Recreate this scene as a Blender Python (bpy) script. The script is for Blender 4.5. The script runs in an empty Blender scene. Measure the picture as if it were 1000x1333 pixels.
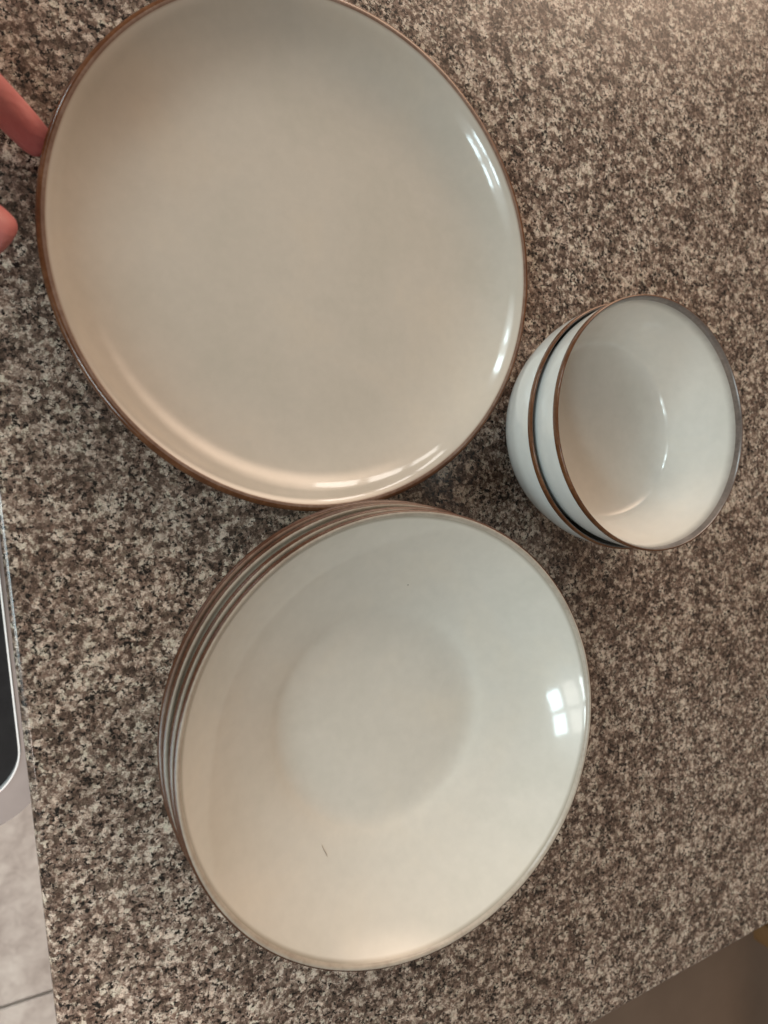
import bpy, bmesh, math, random
from mathutils import Vector, Matrix, Quaternion, noise as mnoise

random.seed(7)
scene = bpy.context.scene
col = scene.collection

# ------------------------------------------------------------------ camera
CAM_H = 0.395            # metres above the granite; origin = point of the counter straight below the lens
F_PX = 924.0             # focal length in photograph pixels (1000 x 1333)
N_ = (-0.43207377, -0.03364909, 0.9012103)     # world down, in lens axes (right, down, forward)
U_ = (0.90183827, -0.01612139, 0.4317729)      # world +X
V_ = (0.0, 0.99930368, 0.03731166)             # world -Y
cam_data = bpy.data.cameras.new('camera')
cam = bpy.data.objects.new('camera', cam_data)
col.objects.link(cam)
right = Vector((U_[0], -V_[0], -N_[0]))
up = Vector((-U_[1], V_[1], N_[1]))
back = Vector((-U_[2], V_[2], N_[2]))
m = Matrix((right, up, back)).transposed().to_4x4()
m.translation = (0, 0, CAM_H)
cam.matrix_world = m
cam_data.sensor_fit = 'HORIZONTAL'
cam_data.sensor_width = 36.0
cam_data.lens = F_PX / 1000.0 * 36.0
cam_data.clip_start = 0.01
cam_data.clip_end = 60
cam_data.dof.use_dof = True
cam_data.dof.focus_distance = 0.42
cam_data.dof.aperture_fstop = 9.5
scene.camera = cam


def px(x, y, z):
    """A photograph pixel and a height above the counter -> world point."""
    d = Vector((x - 500.0, y - 666.5, F_PX))
    k = (CAM_H - z) / (d.x * N_[0] + d.y * N_[1] + d.z * N_[2])
    d *= k
    return Vector((d.x * U_[0] + d.y * U_[1] + d.z * U_[2],
                   -(d.x * V_[0] + d.y * V_[1] + d.z * V_[2]), z))


# ------------------------------------------------------------------ light
world = bpy.data.worlds.new('World')
scene.world = world
world.use_nodes = True
bg = world.node_tree.nodes['Background']
bg.inputs['Color'].default_value = (1.0, 0.79, 0.62, 1)
bg.inputs['Strength'].default_value = 0.235


def area(name, loc, target, sx, sy, power, colour, shape='RECTANGLE'):
    ld = bpy.data.lights.new(name, 'AREA')
    ld.shape = shape
    ld.size = sx
    ld.size_y = sy
    ld.energy = power
    ld.color = colour
    o = bpy.data.objects.new(name, ld)
    col.objects.link(o)
    o.location = loc
    dirn = Vector(target) - Vector(loc)
    o.rotation_euler = dirn.to_track_quat('-Z', 'Y').to_euler()
    return o


COOL = (0.84, 0.97, 0.98)
SKY = (0.70, 0.92, 1.0)
WARM = (1.0, 0.735, 0.54)


def pane(name, az, el, w, h, power, colour, dist=2.3, shape='RECTANGLE'):
    """A lit window pane of w x h metres seen from the dishes at compass az and height el (degrees)."""
    t = Vector((0.22, 0.0, 0.03))
    a, e = math.radians(az), math.radians(el)
    loc = t + dist * Vector((math.cos(a) * math.cos(e), math.sin(a) * math.cos(e), math.sin(e)))
    return area(name, loc, t, w, h, power, colour, shape)


def glow(name, az, el, w, h, power, colour, dist=2.4):
    """A broad lamp whose diffuser is brightest in the middle and fades towards its sides."""
    o = pane(name, az, el, w, h, power, colour, dist)
    o.data.use_nodes = True
    t = o.data.node_tree
    ge = t.nodes.new('ShaderNodeNewGeometry')
    ds = t.nodes.new('ShaderNodeVectorMath')
    ds.operation = 'DISTANCE'
    ds.inputs[1].default_value = (0.5, 0.5, 0.0)
    t.links.new(ge.outputs['Parametric'], ds.inputs[0])
    mr = t.nodes.new('ShaderNodeMapRange')
    mr.interpolation_type = 'SMOOTHSTEP'
    mr.inputs['From Min'].default_value = 0.5
    mr.inputs['From Max'].default_value = 0.05
    mr.inputs['To Max'].default_value = 2.2
    t.links.new(ds.outputs['Value'], mr.inputs['Value'])
    t.links.new(mr.outputs[0], t.nodes['Emission'].inputs['Strength'])
    return o


# kitchen window behind the photographer: two sashes, a blind half way, plus an added soft cool fill
for az in (-147, -159):
    pane('window_light', az, 43, 0.28, 0.23, 3.8, SKY)
    pane('window_light', az, 35, 0.33, 0.24, 1.0, (1, .95, .88))
    pane('window_light', az, 28, 0.33, 0.10, 1.8, COOL)
glow('cool_fill', -156, 34, 2.2, 1.7, 17, COOL)  # added broad cool fill, not a curtained window
# second window further along
for az in (143, 133):
    pane('window_light', az, 25, 0.20, 0.34, 3.6, SKY)
glow('cool_fill', 144, 23, 1.7, 1.3, 22, COOL)  # second added cool fill, lifts the walls facing this window
# third window, unseen, across the room
for az in (75, 86, 97):
    pane('third_window_light', az, 19, 0.32, 0.30, 2.4, (1.0, 0.95, 0.88))
# broad warm kitchen fitting
glow('ceiling_light', 64, 25, 2.7, 1.9, 54, WARM)
# added unseen spot that brightens the tiled aisle and the counter edge
_d = bpy.data.lights.new('aisle_fill', 'SPOT')
_d.energy = 95
_d.color = (1.0, 0.88, 0.80)
_d.spot_size = math.radians(60)
_d.spot_blend = 0.35
_d.shadow_soft_size = 0.03
_o = bpy.data.objects.new('aisle_fill', _d)
col.objects.link(_o)
_o.location = (-0.45, -0.85, 1.5)

scene.view_settings.view_transform = 'Standard'
scene.view_settings.look = 'None'
scene.view_settings.exposure = 0.0
scene.view_settings.gamma = 1.0
scene.render.engine = 'CYCLES'


# ------------------------------------------------------------------ helpers
def link(name, me, mat=None, parent=None, smooth=True):
    o = bpy.data.objects.new(name, me)
    col.objects.link(o)
    if mat:
        me.materials.append(mat)
    if parent:
        o.parent = parent
    if smooth:
        for p in me.polygons:
            p.use_smooth = True
    return o


def empty(name, loc=(0, 0, 0), label=None, cat=None, group=None):
    o = bpy.data.objects.new(name, None)
    o.empty_display_size = 0.02
    col.objects.link(o)
    o.location = loc
    if label:
        o['label'] = label
        o['category'] = cat
    if group:
        o['group'] = group
    return o


def from_bm(bm, name):
    me = bpy.data.meshes.new(name)
    bm.to_mesh(me)
    bm.free()
    return me


def catmull(pts, sub=6):
    out = []
    n = len(pts)
    for i in range(n - 1):
        p0 = Vector(pts[max(i - 1, 0)]); p1 = Vector(pts[i])
        p2 = Vector(pts[i + 1]); p3 = Vector(pts[min(i + 2, n - 1)])
        d1 = max((p1 - p0).length, 1e-9) ** .5; d2 = max((p2 - p1).length, 1e-9) ** .5
        d3 = max((p3 - p2).length, 1e-9) ** .5
        m1 = (p2 - p1) if i == 0 else ((p1 - p0) / d1 - (p2 - p0) / (d1 + d2) + (p2 - p1) / d2) * d2
        m2 = (p2 - p1) if i + 2 >= n else ((p2 - p1) / d2 - (p3 - p1) / (d2 + d3) + (p3 - p2) / d3) * d2
        for s in range(sub):
            t = s / sub
            h = p1 * (2*t**3 - 3*t**2 + 1) + m1 * (t**3 - 2*t**2 + t) + p2 * (-2*t**3 + 3*t**2) + m2 * (t**3 - t**2)
            out.append((h.x, h.y))
    out.append(tuple(pts[-1]))
    return out


def lathe(prof, seg=176, wob=0.0, seed=0.0):
    """Revolve (r, z); wob gives the faint unevenness of thrown stoneware."""
    bm = bmesh.new()
    rings = []
    for r, z in prof:
        if r < 1e-6:
            rings.append([bm.verts.new((0, 0, z))])
            continue
        ring = []
        for k in range(seg):
            a = 2 * math.pi * k / seg
            ca, sa = math.cos(a), math.sin(a)
            w = wob * (mnoise.noise(Vector((ca * 1.3 + seed, sa * 1.3, r * 14))) )
            rr = r * (1 + w * 0.8)
            zz = z + w * 0.10 * (r / 0.12)
            ring.append(bm.verts.new((rr * ca, rr * sa, zz)))
        rings.append(ring)
    for a, b in zip(rings[:-1], rings[1:]):
        if len(a) == 1 and len(b) == 1:
            continue
        for k in range(seg):
            k2 = (k + 1) % seg
            if len(a) == 1:
                bm.faces.new((a[0], b[k], b[k2]))
            elif len(b) == 1:
                bm.faces.new((a[k], b[0], a[k2]))
            else:
                bm.faces.new((a[k], b[k], b[k2], a[k2]))
    return bm


def rounded_poly(poly, z0, z1, bev, seg=4):
    """A slab over a 2-D outline with its long edges eased."""
    bm = bmesh.new()
    bot = [bm.verts.new((x, y, z0)) for x, y in poly]
    top = [bm.verts.new((x, y, z1)) for x, y in poly]
    bm.faces.new(top)
    bm.faces.new(list(reversed(bot)))
    n = len(poly)
    for i in range(n):
        j = (i + 1) % n
        bm.faces.new((bot[i], bot[j], top[j], top[i]))
    es = [e for e in bm.edges if abs(e.verts[0].co.z - e.verts[1].co.z) < 1e-6]
    if bev:
        bmesh.ops.bevel(bm, geom=es, offset=bev, segments=seg, profile=0.5, affect='EDGES')
    bmesh.ops.recalc_face_normals(bm, faces=bm.faces)
    return bm


def box_bm(cx, cy, cz, sx, sy, sz, bev=0.0, seg=3):
    bm = bmesh.new()
    bmesh.ops.create_cube(bm, size=1)
    bmesh.ops.scale(bm, vec=(sx, sy, sz), verts=bm.verts)
    bmesh.ops.translate(bm, vec=(cx, cy, cz), verts=bm.verts)
    if bev:
        bmesh.ops.bevel(bm, geom=bm.edges[:], offset=bev, segments=seg, profile=0.5, affect='EDGES')
    return bm


# ------------------------------------------------------------------ materials
class NT:
    def __init__(self, name):
        self.mat = bpy.data.materials.new(name)
        self.mat.use_nodes = True
        self.t = self.mat.node_tree
        self.b = self.t.nodes['Principled BSDF']

    def n(self, typ, **kw):
        nd = self.t.nodes.new(typ)
        for k, v in kw.items():
            if k.startswith('i_'):
                nd.inputs[k[2:].replace('_', ' ')].default_value = v
            else:
                setattr(nd, k, v)
        return nd

    def l(self, a, b):
        self.t.links.new(a, b)

    def ramp(self, fac, stops, interp='LINEAR'):
        r = self.n('ShaderNodeValToRGB')
        r.color_ramp.interpolation = interp
        els = r.color_ramp.elements
        while len(els) < len(stops):
            els.new(0.5)
        for e, (p, c) in zip(els, stops):
            e.position = p
            e.color = (c[0], c[1], c[2], 1) if not isinstance(c, (int, float)) else (c, c, c, 1)
        self.l(fac, r.inputs['Fac'])
        return r.outputs['Color']

    def mix(self, fac, a, b, blend='MIX'):
        mx = self.n('ShaderNodeMix', data_type='RGBA', blend_type=blend)
        for s, v in (('Factor', fac), ('A', a), ('B', b)):
            idx = {'Factor': 0, 'A': 6, 'B': 7}[s]
            if hasattr(v, 'is_linked') or hasattr(v, 'links'):
                self.l(v, mx.inputs[idx])
            elif isinstance(v, (int, float)):
                mx.inputs[idx].default_value = v
            else:
                mx.inputs[idx].default_value = (v[0], v[1], v[2], 1)
        return mx.outputs[2]

    def math(self, op, a, b=None, clamp=False):
        mt = self.n('ShaderNodeMath', operation=op, use_clamp=clamp)
        for i, v in enumerate((a, b)):
            if v is None:
                continue
            if isinstance(v, (int, float)):
                mt.inputs[i].default_value = v
            else:
                self.l(v, mt.inputs[i])
        return mt.outputs[0]

    def set(self, **kw):
        for k, v in kw.items():
            s = self.b.inputs[k.replace('_', ' ')]
            if hasattr(v, 'links'):
                self.l(v, s)
            elif isinstance(v, tuple) and len(v) == 3:
                s.default_value = (*v, 1)
            else:
                s.default_value = v

    def coord(self):
        return self.n('ShaderNodeTexCoord').outputs['Object']

    def noise(self, co, scale, detail=3, rough=0.55, dist=0.0):
        nd = self.n('ShaderNodeTexNoise')
        nd.inputs['Scale'].default_value = scale
        nd.inputs['Detail'].default_value = detail
        nd.inputs['Roughness'].default_value = rough
        nd.inputs['Distortion'].default_value = dist
        self.l(co, nd.inputs['Vector'])
        return nd

    def bump(self, h, strength, dist=0.001):
        b = self.n('ShaderNodeBump')
        b.inputs['Strength'].default_value = strength
        b.inputs['Distance'].default_value = dist
        self.l(h, b.inputs['Height'])
        self.l(b.outputs['Normal'], self.b.inputs['Normal'])


def granite_mat():
    g = NT('granite')
    mp = g.n('ShaderNodeMapping')
    mp.inputs['Scale'].default_value = (1.28, 1.28, 1.28)
    g.l(g.coord(), mp.inputs['Vector'])
    co = mp.outputs[0]
    # bend the borders so crystals are ragged, not polygons
    d1 = g.noise(co, 420, 4, 0.7)
    off = g.n('ShaderNodeVectorMath', operation='MULTIPLY_ADD')
    g.l(d1.outputs['Color'], off.inputs[0])
    off.inputs[1].default_value = (0.006, 0.006, 0.006)
    g.l(co, off.inputs[2])
    cw = off.outputs[0]

    def vor(scale, c=cw):
        v = g.n('ShaderNodeTexVoronoi')
        v.inputs['Scale'].default_value = scale
        g.l(c, v.inputs['Vector'])
        s = g.n('ShaderNodeSeparateColor')
        g.l(v.outputs['Color'], s.inputs[0])
        return s.outputs

    def ctr(sock, k):
        return g.math('MULTIPLY', g.math('SUBTRACT', sock, 0.5), k)
    big = vor(150)
    mid = vor(300)
    fine = vor(600)
    soft = g.noise(cw, 190, 6, 0.72)
    patch = g.noise(co, 34, 3, 0.6)
    v = g.math('ADD', 0.47, ctr(soft.outputs['Fac'], 1.25))
    for sock, k in ((big[0], 0.26), (mid[0], 0.36), (fine[1], 0.26), (patch.outputs['Fac'], 0.42)):
        v = g.math('ADD', v, ctr(sock, k))
    base = g.ramp(v, [(0.10, (0.048, 0.032, 0.025)), (0.30, (0.115, 0.078, 0.061)),
                      (0.45, (0.212, 0.148, 0.119)), (0.57, (0.365, 0.290, 0.238)),
                      (0.74, (0.66, 0.57, 0.485))])
    hue = g.ramp(mid[1], [(0.0, (0.95, 1.01, 0.97)), (0.45, (1, 1, 1)), (0.8, (1.0, 0.98, 0.96)), (1.0, (1.04, 0.98, 0.95))])
    base = g.mix(1.0, base, hue, 'MULTIPLY')
    # black mica, in clusters
    clus = g.noise(co, 62, 3, 0.65)
    mica = g.noise(cw, 350, 3, 0.6)
    spk = g.math('ADD', mica.outputs['Fac'], ctr(clus.outputs['Fac'], 0.42))
    spk = g.math('ADD', spk, ctr(fine[0], 0.16))
    spkm = g.ramp(spk, [(0.568, 0.0), (0.594, 1.0)])
    base = g.mix(spkm, base, (0.013, 0.012, 0.011))
    grain = g.noise(co, 1100, 3, 0.6)
    base = g.mix(0.6, base, g.ramp(grain.outputs['Fac'], [(0.3, 0.5), (0.5, 1.0), (0.7, 1.5)]), 'MULTIPLY')
    g.set(Base_Color=base, Roughness=0.16, IOR=1.52)
    g.bump(mica.outputs['Fac'], 0.03, 0.0004)
    return g.mat


def glaze_mat(name, tint, rimr, rimcol, seed=0.0, edge=0.006):
    """Pooled off-white reactive glaze that thins to the clay near the lip."""
    g = NT(name)
    co0 = g.coord()
    mp = g.n('ShaderNodeMapping')
    mp.inputs['Location'].default_value = (seed, seed * 0.7, 0)
    g.l(co0, mp.inputs['Vector'])
    co = mp.outputs[0]
    sep = g.n('ShaderNodeSeparateXYZ')
    g.l(co0, sep.inputs[0])
    rad = g.math('SQRT', g.math('ADD', g.math('POWER', sep.outputs[0], 2.0), g.math('POWER', sep.outputs[1], 2.0)))
    mott = g.noise(co, 16, 4, 0.6, 0.4)
    fine = g.noise(co, 160, 3, 0.6)
    t = tint
    base = g.ramp(mott.outputs['Fac'], [(0.25, (t[0] * .93, t[1] * .94, t[2] * .93)), (0.5, t),
                                        (0.75, (t[0] * 1.05, t[1] * 1.03, t[2] * 1.0))])
    base = g.mix(0.10, base, g.ramp(fine.outputs['Fac'], [(0.3, 0.7), (0.7, 1.15)]), 'MULTIPLY')
    # throwing rings, barely there
    wav = g.math('SINE', g.math('MULTIPLY', rad, 900.0))
    # iron speck
    v = g.n('ShaderNodeTexVoronoi')
    v.inputs['Scale'].default_value = 62
    g.l(co, v.inputs['Vector'])
    sc = g.n('ShaderNodeSeparateColor')
    g.l(v.outputs['Color'], sc.inputs[0])
    sp = g.math('MULTIPLY', g.math('LESS_THAN', v.outputs['Distance'], g.math('MULTIPLY', sc.outputs[1], 0.05)),
                g.math('GREATER_THAN', sc.outputs[0], 0.90))
    base = g.mix(g.math('MULTIPLY', sp, 0.55), base, (0.10, 0.075, 0.06))
    # glaze thinning close to the lip
    rr = g.math('ADD', rad, g.math('MULTIPLY', g.math('SUBTRACT', fine.outputs['Fac'], 0.5), 0.0005))
    th = g.n('ShaderNodeMapRange')
    g.l(rr, th.inputs['Value'])
    th.inputs['From Min'].default_value = rimr - edge
    th.inputs['From Max'].default_value = rimr
    th.interpolation_type = 'SMOOTHSTEP'
    base = g.mix(g.math('MULTIPLY', th.outputs[0], 0.75), base, rimcol)
    g.set(Base_Color=base, Roughness=0.08, IOR=1.52)
    hh = g.math('ADD', g.math('MULTIPLY', mott.outputs['Fac'], 1.0), g.math('MULTIPLY', wav, 0.015))
    g.bump(hh, 0.12, 0.0012)
    return g.mat


def rim_mat(name, a, b, c, rough=0.2):
    g = NT(name)
    co = g.coord()
    n1 = g.noise(co, 70, 4, 0.65)
    n2 = g.noise(co, 500, 3, 0.6)
    f = g.math('ADD', g.math('MULTIPLY', n1.outputs['Fac'], 0.65), g.math('MULTIPLY', n2.outputs['Fac'], 0.35))
    g.set(Base_Color=g.ramp(f, [(0.32, a), (0.5, b), (0.68, c)]), Roughness=rough, IOR=1.5)
    g.bump(n2.outputs['Fac'], 0.12, 0.0005)
    return g.mat


def plain_mat(name, a, b, scale, rough, metal=0.0, bump=0.0, **kw):
    g = NT(name)
    co = g.coord()
    n1 = g.noise(co, scale, 5, 0.6)
    g.set(Base_Color=g.ramp(n1.outputs['Fac'], [(0.3, a), (0.7, b)]), Roughness=rough, Metallic=metal, **kw)
    if bump:
        g.bump(n1.outputs['Fac'], bump, 0.001)
    return g.mat


M_granite = granite_mat()
BROWN = rim_mat('brown_rim', (0.075, 0.026, 0.010), (0.12, 0.047, 0.019), (0.185, 0.085, 0.04), 0.13)
M_body_under = plain_mat('bare_clay', (0.36, 0.29, 0.22), (0.44, 0.36, 0.28), 60, 0.8)
GLAZE = (0.535, 0.48, 0.412)
GLAZE_COOL = (0.585, 0.60, 0.575)


# ------------------------------------------------------------------ granite counter (setting)
e1a, e1b = px(8.8, 734, 0), px(77, 1324, 0)          # eased edge over the tiled floor
e2a, e2b = px(774.6, 1330.6, 0), px(1000, 1203, 0)   # eased edge by the stool


def isect(p, q, r, s):
    d1 = q - p; d2 = s - r
    t = ((r.x - p.x) * d2.y - (r.y - p.y) * d2.x) / (d1.x * d2.y - d1.y * d2.x)
    return p + d1 * t


corner = isect(e1a, e1b, e2a, e2b)
dl = (e1a - e1b).normalized()
dr = (e2b - e2a).normalized()
OUT = 0.0018
corner = corner - dr * OUT - dl * OUT
far_l = corner + dl * 1.9
far_r = corner + dr * 1.5
poly = [(corner.x, corner.y), (far_r.x, far_r.y),
        (far_r.x + dl.x * 1.9, far_r.y + dl.y * 1.9), (far_l.x, far_l.y)]
me = from_bm(rounded_poly(poly, -0.032, 0.0, 0.0045, 5), 'countertop')
counter = link('countertop', me, M_granite)
mod = counter.modifiers.new('wn', 'WEIGHTED_NORMAL')
counter['kind'] = 'structure'

# base cabinet under the slab, set back from both edges
FLOOR_Z = -0.91
c2 = corner + dr * 0.035 + dl * 0.25
pc = [c2, c2 + dr * 1.4, c2 + dr * 1.4 + dl * 1.6, c2 + dl * 1.6]
M_cab = plain_mat('painted_cabinet', (0.42, 0.38, 0.33), (0.48, 0.44, 0.38), 30, 0.45)
cab = empty('base_cabinet', (c2.x, c2.y, FLOOR_Z), 'cream painted base cabinet carrying the speckled granite counter', 'cabinet')
me = from_bm(rounded_poly([(p.x - c2.x, p.y - c2.y) for p in pc], 0.0, 0.878, 0.002, 2), 'carcass')
link('carcass', me, M_cab, cab)
for i in range(3):
    a = c2 + dl * (0.02 + i * 0.52) - dr * 0.011
    b = a + dl * 0.48
    q = [(a.x, a.y), (a.x + dr.x * .018, a.y + dr.y * .018), (b.x + dr.x * .018, b.y + dr.y * .018), (b.x, b.y)]
    q = [(x - c2.x, y - c2.y) for x, y in q]
    link('cabinet_door', from_bm(rounded_poly(q, 0.12, 0.84, 0.002, 2), 'cabinet_door'), M_cab, cab)

# ------------------------------------------------------------------ tiled floor (setting)
M_grout = plain_mat('grout', (0.16, 0.135, 0.115), (0.21, 0.18, 0.15), 200, 0.9)


def tile_mat():
    g = NT('stone_tile')
    co = g.n('ShaderNodeNewGeometry').outputs['Position']
    n1 = g.noise(co, 9, 6, 0.62, 0.6)
    n2 = g.noise(co, 42, 5, 0.65, 1.2)
    f = g.math('ADD', g.math('MULTIPLY', n1.outputs['Fac'], 0.6), g.math('MULTIPLY', n2.outputs['Fac'], 0.4))
    g.set(Base_Color=g.ramp(f, [(0.34, (0.36, 0.30, 0.27)), (0.47, (0.55, 0.485, 0.445)),
                                (0.58, (0.68, 0.62, 0.57)), (0.7, (0.76, 0.71, 0.66))]), Roughness=0.42)
    g.bump(n2.outputs['Fac'], 0.15, 0.002)
    return g.mat


M_tile = tile_mat()
bm = bmesh.new()
bmesh.ops.create_grid(bm, x_segments=1, y_segments=1, size=3.0)
floor = link('floor', from_bm(bm, 'floor'), M_grout, smooth=False)
floor.location = (0, 0, FLOOR_Z - 0.009)
floor['kind'] = 'structure'
g0, g1 = px(0, 1313, FLOOR_Z), px(70, 1290, FLOOR_Z)
tdir = (g1 - g0).normalized()
tper = Vector((-tdir.y, tdir.x, 0))
T = 0.457
tile_me = from_bm(box_bm(0, 0, 0, T - 0.005, T - 0.005, 0.008, 0.0015, 2), 'tile')
tile_me.materials.append(M_tile)
ang = math.atan2(tdir.y, tdir.x)
for i in range(-3, 5):
    for j in range(-3, 3):
        c = g0 + tdir * ((i + 0.36) * T) + tper * ((j + 0.5) * T)
        if not (-1.3 < c.x < 1.8 and -1.7 < c.y < 0.9):
            continue
        o = bpy.data.objects.new('tile', tile_me)
        col.objects.link(o)
        o.parent = floor
        o.location = (c.x, c.y, 0.005)
        o.rotation_euler = (0, 0, ang)


# ------------------------------------------------------------------ crockery
def up_to_euler(ux, uy):
    return Vector((0, 0, 1)).rotation_difference(Vector((ux, uy, 1)).normalized()).to_euler()


def crockery(name, inner, lip, outer, mats, label, cat, group, loc, tilt, seed, extra_edge=None, wob=0.004):
    """inner: centre -> lip, lip: over the edge, outer: down to the foot (all r, z)."""
    root = empty(name, loc, label, cat, group)
    root.rotation_euler = up_to_euler(*tilt)
    full = catmull(inner + lip[1:-1] + outer, 6)
    ni = (len(inner) - 1) * 6
    nl = ni + (len(lip) - 1) * 6
    link('inside', from_bm(lathe(full[:ni + 1], wob=wob, seed=seed), 'inside'), mats[0], root)
    link('rim', from_bm(lathe(full[ni:nl + 1], wob=wob, seed=seed), 'rim'), mats[1], root)
    k = nl
    if extra_edge:
        k = nl + extra_edge
        link('edge_band', from_bm(lathe(full[nl:k + 1], wob=wob, seed=seed), 'edge_band'), mats[3], root)
    nf = len(full) - 1 - 6 * 5
    link('outside', from_bm(lathe(full[k:nf + 1], wob=wob, seed=seed), 'outside'), mats[2], root)
    link('foot_ring', from_bm(lathe(full[nf:], wob=wob, seed=seed), 'foot_ring'), M_body_under, root)
    return root


# dinner plate
P_in = [(0, .0062), (.045, .0062), (.076, .0064), (.090, .0067), (.102, .0078), (.113, .0101), (.1212, .0134), (.1280, .0182), (.1332, .0233), (.1360, .0252)]
P_lip = [(.1360, .0252), (.1368, .0255), (.1376, .0255)]
P_out = [(.1376, .0255), (.1387, .0252), (.1396, .0244), (.1400, .0231), (.1394, .0213), (.1355, .0160), (.1290, .0112), (.118, .0072), (.105, .0042), (.0935, .0026),
         (.0905, .0006), (.0880, 0.0), (.0850, .0006), (.0825, .0024), (.0, .0030)]
TAUPE = rim_mat('thin_glaze_rim', (0.15, 0.085, 0.06), (0.20, 0.125, 0.092), (0.27, 0.19, 0.15), 0.15)
M_plate_in = glaze_mat('plate_glaze', GLAZE, .1364, (0.22, 0.13, 0.085), 0.3, 0.0016)
crockery('dinner_plate', P_in, P_lip, P_out, (M_plate_in, TAUPE, M_plate_in, BROWN),
         'large flat off-white dinner plate with a brown rim, fingertips at its edge', 'plate', None,
         (.1384, .1259, .0010), (.0016, -.0196), 1.0, extra_edge=24)

# pasta bowls, four nested
B_in = [(0, .0080), (.034, .0080), (.0545, .0081), (.0605, .0092), (.0665, .0121), (.075, .0158), (.086, .0206), (.096, .0265), (.105, .0336), (.112, .0403), (.1164, .0452)]
B_lip = [(.1164, .0452), (.1172, .0464), (.1181, .0469), (.1188, .0468)]
B_out = [(.1188, .0468), (.1196, .0463), (.1200, .0452), (.1188, .0426), (.1142, .0376), (.1065, .0300), (.096, .0208), (.084, .0128), (.072, .0070), (.0620, .0036),
         (.0575, .0008), (.0550, 0.0), (.0525, .0006), (.0505, .0022), (.0, .0032)]
PALE_RIM = rim_mat('pale_rim', (0.34, 0.28, 0.225), (0.44, 0.385, 0.32), (0.51, 0.46, 0.39), 0.3)
PINK_RIM = rim_mat('taupe_rim', (0.15, 0.085, 0.06), (0.24, 0.16, 0.12), (0.32, 0.24, 0.19), 0.3)
DARK_EDGE = rim_mat('dark_edge', (0.05, 0.018, 0.009), (0.085, 0.033, 0.016), (0.13, 0.06, 0.033), 0.25)
M_bowl_in = glaze_mat('pasta_bowl_glaze', (0.695, 0.665, 0.60), .1164, (0.30, 0.26, 0.20), 2.1, 0.0018)
M_bowl_out = glaze_mat('pasta_bowl_outer_glaze', (0.54, 0.55, 0.50), .1200, (0.12, 0.06, 0.03), 3.1, 0.0022)
BX, BY, SP = .1711, -.1317, .0082
stack = [
    (-.0040, .0040, (0, 0), PINK_RIM, 'off-white pasta bowl with a taupe rim, lowest in the stack of wide bowls'),
    (-.0032, .0028, (0, 0), PALE_RIM, 'off-white pasta bowl second from the counter in the stack of wide bowls'),
    (-.0012, .0008, (-.006, -.004), PALE_RIM, 'off-white pasta bowl directly under the top bowl of the wide stack'),
    (0, 0, (-.0187, -.0122), PALE_RIM, 'wide off-white pasta bowl on top of its stack, pale lip, empty inside'),
]
for i, (dx, dy, tl, rm, lab) in enumerate(stack):
    crockery('pasta_bowl', B_in, B_lip, B_out, (M_bowl_in, rm, M_bowl_out, DARK_EDGE), lab, 'bowl', 'stack of pasta bowls',
             (BX + dx, BY + dy, i * SP + (0.001 if i == 3 else 0)), tl, 5.0 + i * 3.3, extra_edge=18)

# cereal bowls, two nested
C_in = [(0, .0120), (.024, .0122), (.040, .0132), (.0525, .0152), (.0575, .0182), (.0606, .0240), (.0652, .0345), (.0696, .0450), (.0722, .0540), (.0734, .0602)]
C_lip = [(.0734, .0602), (.0739, .0624), (.0746, .0638), (.0750, .0641)]
C_out = [(.0750, .0641), (.0757, .0638), (.0760, .0624), (.0757, .0604), (.0748, .0535), (.0730, .0437), (.0708, .0370), (.0678, .0295), (.0632, .0212), (.0565, .0134), (.0490, .0074), (.0410, .0040),
         (.0378, .0010), (.0358, 0.0), (.0338, .0010), (.0322, .0040), (.0, .0052)]
GREY_RIM = rim_mat('grey_rim', (0.10, 0.08, 0.072), (0.16, 0.13, 0.115), (0.23, 0.185, 0.16), 0.15)
M_cer_in = glaze_mat('cereal_bowl_glaze', (0.68, 0.65, 0.595), .0736, (0.20, 0.17, 0.15), 4.4, 0.0014)
M_cer_out = glaze_mat('cereal_bowl_outer_glaze', (0.68, 0.70, 0.68), .0766, (0.12, 0.06, 0.03), 5.4, 0.0010)
crockery('cereal_bowl', C_in, C_lip, C_out, (M_cer_in, GREY_RIM, M_cer_out, BROWN),
         'small deep off-white bowl with a brown rim, holding another bowl, standing on the granite', 'bowl', 'nested small bowls',
         (.3278, .0363, 0), (0, 0), 21.0, extra_edge=18, wob=0.003)
crockery('cereal_bowl', C_in, C_lip, C_out, (M_cer_in, GREY_RIM, M_cer_out, BROWN),
         'small deep off-white bowl with a brown rim, nested on top of its twin, empty', 'bowl', 'nested small bowls',
         (.3277, .0348, .0205), (.0138, .0343), 27.0, extra_edge=18, wob=0.003)


# ------------------------------------------------------------------ hand
def skin_mat():
    g = NT('skin')
    co = g.coord()
    n1 = g.noise(co, 45, 4, 0.6)
    n2 = g.noise(co, 600, 3, 0.6)
    base = g.ramp(n1.outputs['Fac'], [(0.3, (0.52, 0.150, 0.145)), (0.7, (0.66, 0.25, 0.235))])
    g.set(Base_Color=base, Roughness=0.5, Subsurface_Weight=0.1, Subsurface_Scale=0.006)
    g.b.inputs['Subsurface Radius'].default_value = (1.0, 0.35, 0.2)
    cr = g.n('ShaderNodeTexWave', wave_type='BANDS', bands_direction='DIAGONAL')
    cr.inputs['Scale'].default_value = 95
    cr.inputs['Distortion'].default_value = 9
    cr.inputs['Detail'].default_value = 3
    g.l(co, cr.inputs['Vector'])
    hh = g.math('ADD', g.math('MULTIPLY', n2.outputs['Fac'], 0.6), g.math('MULTIPLY', cr.outputs['Fac'], 0.5))
    g.bump(hh, 0.35, 0.0006)
    return g.mat


M_skin = skin_mat()
V, E, R = [], [], []


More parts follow.
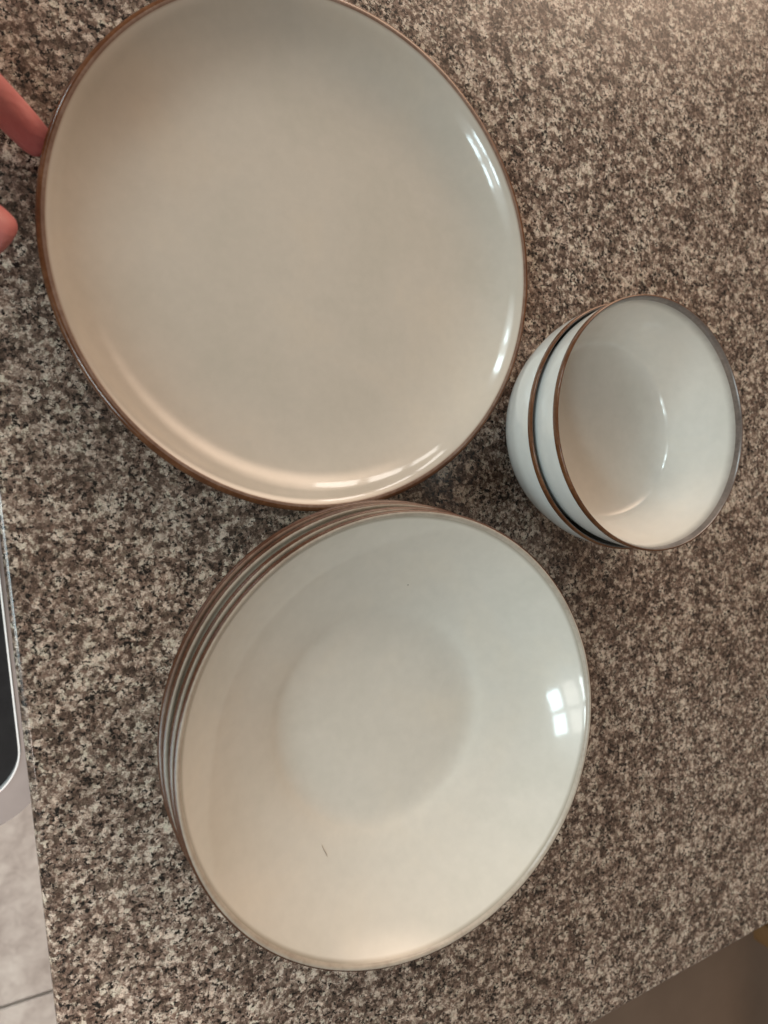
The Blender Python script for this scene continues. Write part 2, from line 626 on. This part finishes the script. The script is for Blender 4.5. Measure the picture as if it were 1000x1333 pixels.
def jv(p, r, link_to=None):
    V.append(tuple(p)); R.append(r)
    if link_to is not None:
        E.append((link_to, len(V) - 1))
    return len(V) - 1


wr = jv(px(-360, 60, .085), (.027, .021))
arm1 = jv(px(-520, 60, .13), (.031, .027), wr)
arm2 = jv(px(-660, 90, .19), (.037, .034), arm1)
palm = jv(px(-270, 50, .070), (.030, .016), wr)
fingers = [
    # index: its tip slips beneath the raised rim of the plate
    [((-150, 15), .056, .0125), ((-95, 47), .047, .0100), ((-40, 92), .032, .0098), ((8, 140), .0185, .0094), ((40, 174), .0118, .0090), ((64, 200), .0088, .0074)],
    [((-165, -30), .060, .0125), ((-105, -35), .056, .0102), ((-60, -20), .040, .0098), ((-50, 15), .020, .0090), ((-48, 30), .010, .0078)],
    [((-185, -75), .060, .0120), ((-130, -95), .054, .0096), ((-90, -85), .038, .0092), ((-80, -50), .020, .0086), ((-78, -38), .011, .0074)],
    [((-215, -110), .056, .0110), ((-170, -135), .048, .0086), ((-135, -130), .034, .0080), ((-125, -100), .019, .0076), ((-122, -88), .011, .0066)],
]
for fg in fingers:
    prev = palm
    for (q, z, r) in fg:
        prev = jv(px(q[0], q[1], z), (r, r), prev)
prev = jv(px(-255, 130, .062), (.017, .015), palm)
for (q, z, r) in [((-165, 205), .048, .0125), ((-90, 250), .036, .0122), ((-40, 282), .030, .0134), ((-6, 305), .0275, .0132), ((13, 321), .0260, .0104)]:
    prev = jv(px(q[0], q[1], z), (r, r), prev)
sm = bpy.data.meshes.new('hand')
sm.from_pydata(V, E, [])
so = bpy.data.objects.new('hand_skeleton', sm)
col.objects.link(so)
so.modifiers.new('skin', 'SKIN').use_smooth_shade = True
if not sm.skin_vertices:
    sm.attributes.new('skin', 'FLOAT', 'POINT')
for i, r in enumerate(R):
    sv = sm.skin_vertices[0].data[i]
    sv.radius = r
    sv.use_root = (i == wr)
ss = so.modifiers.new('sub', 'SUBSURF')
ss.levels = ss.render_levels = 3
dg = bpy.context.evaluated_depsgraph_get()
hand_me = bpy.data.meshes.new_from_object(so.evaluated_get(dg))
bpy.data.objects.remove(so)
hand_me.materials.clear()
hand = link('hand', hand_me, M_skin)
hand['label'] = 'bare hand with a fingertip slipped under the rim of the large plate'
hand['category'] = 'hand'

# ------------------------------------------------------------------ steel bin on the tiled floor
BIN_Z = -0.27
M_steel = plain_mat('brushed_steel', (0.16, 0.142, 0.137), (0.19, 0.17, 0.163), 25, 0.45, 0.3)
M_bright = plain_mat('white_trim', (0.80, 0.83, 0.84), (0.88, 0.90, 0.90), 40, 0.2, 0.0)  # non-metal near-white: the lip's bright reflection is put into the colour
M_black = plain_mat('black_plastic', (0.008, 0.008, 0.009), (0.014, 0.014, 0.015), 80, 0.6, Specular_IOR_Level=0.12)


def rrect(x0, x1, y0, y1, r, seg=12):
    out = []
    for cx, cy, a0 in ((x1 - r, y1 - r, 0), (x0 + r, y1 - r, 90), (x0 + r, y0 + r, 180), (x1 - r, y0 + r, 270)):
        for k in range(seg + 1):
            a = math.radians(a0 + 90 * k / seg)
            out.append((cx + r * math.cos(a), cy + r * math.sin(a)))
    return out


def ring_bm(outer, inner, z0, z1):
    bm = bmesh.new()
    n = len(outer)
    lo = [[bm.verts.new((x, y, z)) for x, y in pl] for pl, z in ((outer, z0), (outer, z1), (inner, z1), (inner, z0))]
    for a in range(4):
        b = (a + 1) % 4
        for k in range(n):
            k2 = (k + 1) % n
            bm.faces.new((lo[a][k], lo[a][k2], lo[b][k2], lo[b][k]))
    bmesh.ops.recalc_face_normals(bm, faces=bm.faces)
    return bm


# the opening's lower right corner and the outer corner, read from the photograph at the bin's height
pin_r = px(24, 975, BIN_Z)
pin_b = px(-30, 1046, BIN_Z)
bang = math.atan2(dl.y, dl.x) - math.pi / 2
rot = Matrix.Rotation(bang, 3, 'Z')
inv = rot.transposed()
cr, cb = inv @ pin_r, inv @ pin_b
ob = inv @ px(-30, 1086, BIN_Z)
X1, Y0 = cr.x, cb.y
FR = abs(ob.y - cb.y)
binr = empty('waste_bin', (0, 0, FLOOR_Z), 'brushed steel waste bin with a black lid panel on the tiled floor', 'bin')
binr.rotation_euler = (0, 0, bang)
zb = BIN_Z - FLOOR_Z
inn = rrect(X1 - 0.30, X1, Y0, Y0 + 0.24, 0.040)
lipo = rrect(X1 - 0.3013, X1 + .0013, Y0 - .0013, Y0 + 0.2413, 0.0413)
outr = rrect(X1 - 0.30 - FR, X1 + FR, Y0 - FR, Y0 + 0.24 + FR, 0.062)
link('frame', from_bm(ring_bm(outr, lipo, zb - 0.03, zb), 'frame'), M_steel, binr, smooth=False)
link('trim', from_bm(ring_bm(lipo, inn, zb - 0.02, zb + 0.0025), 'trim'), M_bright, binr, smooth=False)
link('lid', from_bm(rounded_poly(rrect(X1 - 0.2998, X1 - .0002, Y0 + .0002, Y0 + 0.2398, 0.0398), zb - 0.018, zb - 0.006, 0.002, 2), 'lid'), M_black, binr, smooth=False)
link('bin_body', from_bm(rounded_poly(rrect(X1 - 0.298 - FR, X1 + FR - .002, Y0 - FR + .002, Y0 + 0.238 + FR, 0.060), 0.0, zb - 0.0305, 0.002, 2), 'bin_body'), M_steel, binr, smooth=False)

# ------------------------------------------------------------------ seat beyond the far edge
M_leather = plain_mat('brown_leather', (0.23, 0.158, 0.115), (0.28, 0.195, 0.143), 14, 0.5, 0.0, 0.05)
M_oak = plain_mat('honey_wood', (0.22, 0.115, 0.045), (0.30, 0.17, 0.075), 20, 0.4)
SZ = -0.22
s0 = px(935, 1290, SZ)
chair = empty('bar_stool', (s0.x, s0.y - 0.12, FLOOR_Z), 'brown padded bar stool with a wooden frame beside the granite counter', 'stool')
chair.rotation_euler = (0, 0, math.atan2(dr.y, dr.x))
hz = SZ - FLOOR_Z
link('seat', from_bm(box_bm(0, 0, hz - 0.04, 0.52, 0.50, 0.08, 0.03, 5), 'seat'), M_leather, chair)
link('seat_frame', from_bm(box_bm(0, 0, hz - 0.105, 0.50, 0.48, 0.045, 0.006, 2), 'seat_frame'), M_oak, chair)
for sx in (-1, 1):
    for sy in (-1, 1):
        link('leg', from_bm(box_bm(sx * 0.22, sy * 0.21, (hz - 0.128) / 2, 0.04, 0.04, hz - 0.128, 0.005, 2), 'leg'), M_oak, chair)
    link('stretcher', from_bm(box_bm(sx * 0.22, 0, 0.2, 0.025, 0.38, 0.03, 0.004, 2), 'stretcher'), M_oak, chair)
cx = chair.rotation_euler.to_matrix().transposed() @ (px(1030, 1208, SZ + 0.05) - chair.location)
link('armrest', from_bm(box_bm(cx.x + 0.01, cx.y - 0.20, hz + 0.05, 0.045, 0.44, 0.03, 0.010, 3), 'armrest'), M_oak, chair)
for dy in (-0.03, -0.36):
    link('arm_post', from_bm(box_bm(cx.x + 0.01, cx.y + dy, hz - 0.0225, 0.032, 0.032, 0.115, 0.005, 2), 'arm_post'), M_oak, chair)

# ------------------------------------------------------------------ a stray hair in the top bowl
hp = [(419, 1100), (421.5, 1106), (424.5, 1111), (426, 1115)]
pts = []
for q in hp:
    p = px(q[0], q[1], 0.0)
    o3 = Vector((0, 0, CAM_H))
    d = (p - o3).normalized()
    dg = bpy.context.evaluated_depsgraph_get()
    dg.update()
    ok, loc, nrm, fi, ob, mw = scene.ray_cast(dg, o3, d)
    pts.append(loc - d * 0.0003)
bm = bmesh.new()
rings = []
for i, p in enumerate(pts):
    t = (pts[min(i + 1, 3)] - pts[max(i - 1, 0)]).normalized()
    sx = t.orthogonal().normalized(); sy = t.cross(sx)
    rr = 0.00013 if 0 < i < 3 else 0.00006
    rings.append([bm.verts.new(p + (sx * math.cos(a) + sy * math.sin(a)) * rr) for a in (k * math.pi / 3 for k in range(6))])
for a, b in zip(rings[:-1], rings[1:]):
    for k in range(6):
        bm.faces.new((a[k], a[(k + 1) % 6], b[(k + 1) % 6], b[k]))
bm.faces.new(rings[0]); bm.faces.new(rings[-1])
bmesh.ops.recalc_face_normals(bm, faces=bm.faces)
hair = link('stray_hair', from_bm(bm, 'stray_hair'), plain_mat('dark_hair', (0.33, 0.26, 0.20), (0.38, 0.30, 0.23), 50, 0.6))
hair['label'] = 'tiny dark stray hair lying inside the top pasta bowl'
hair['category'] = 'hair'
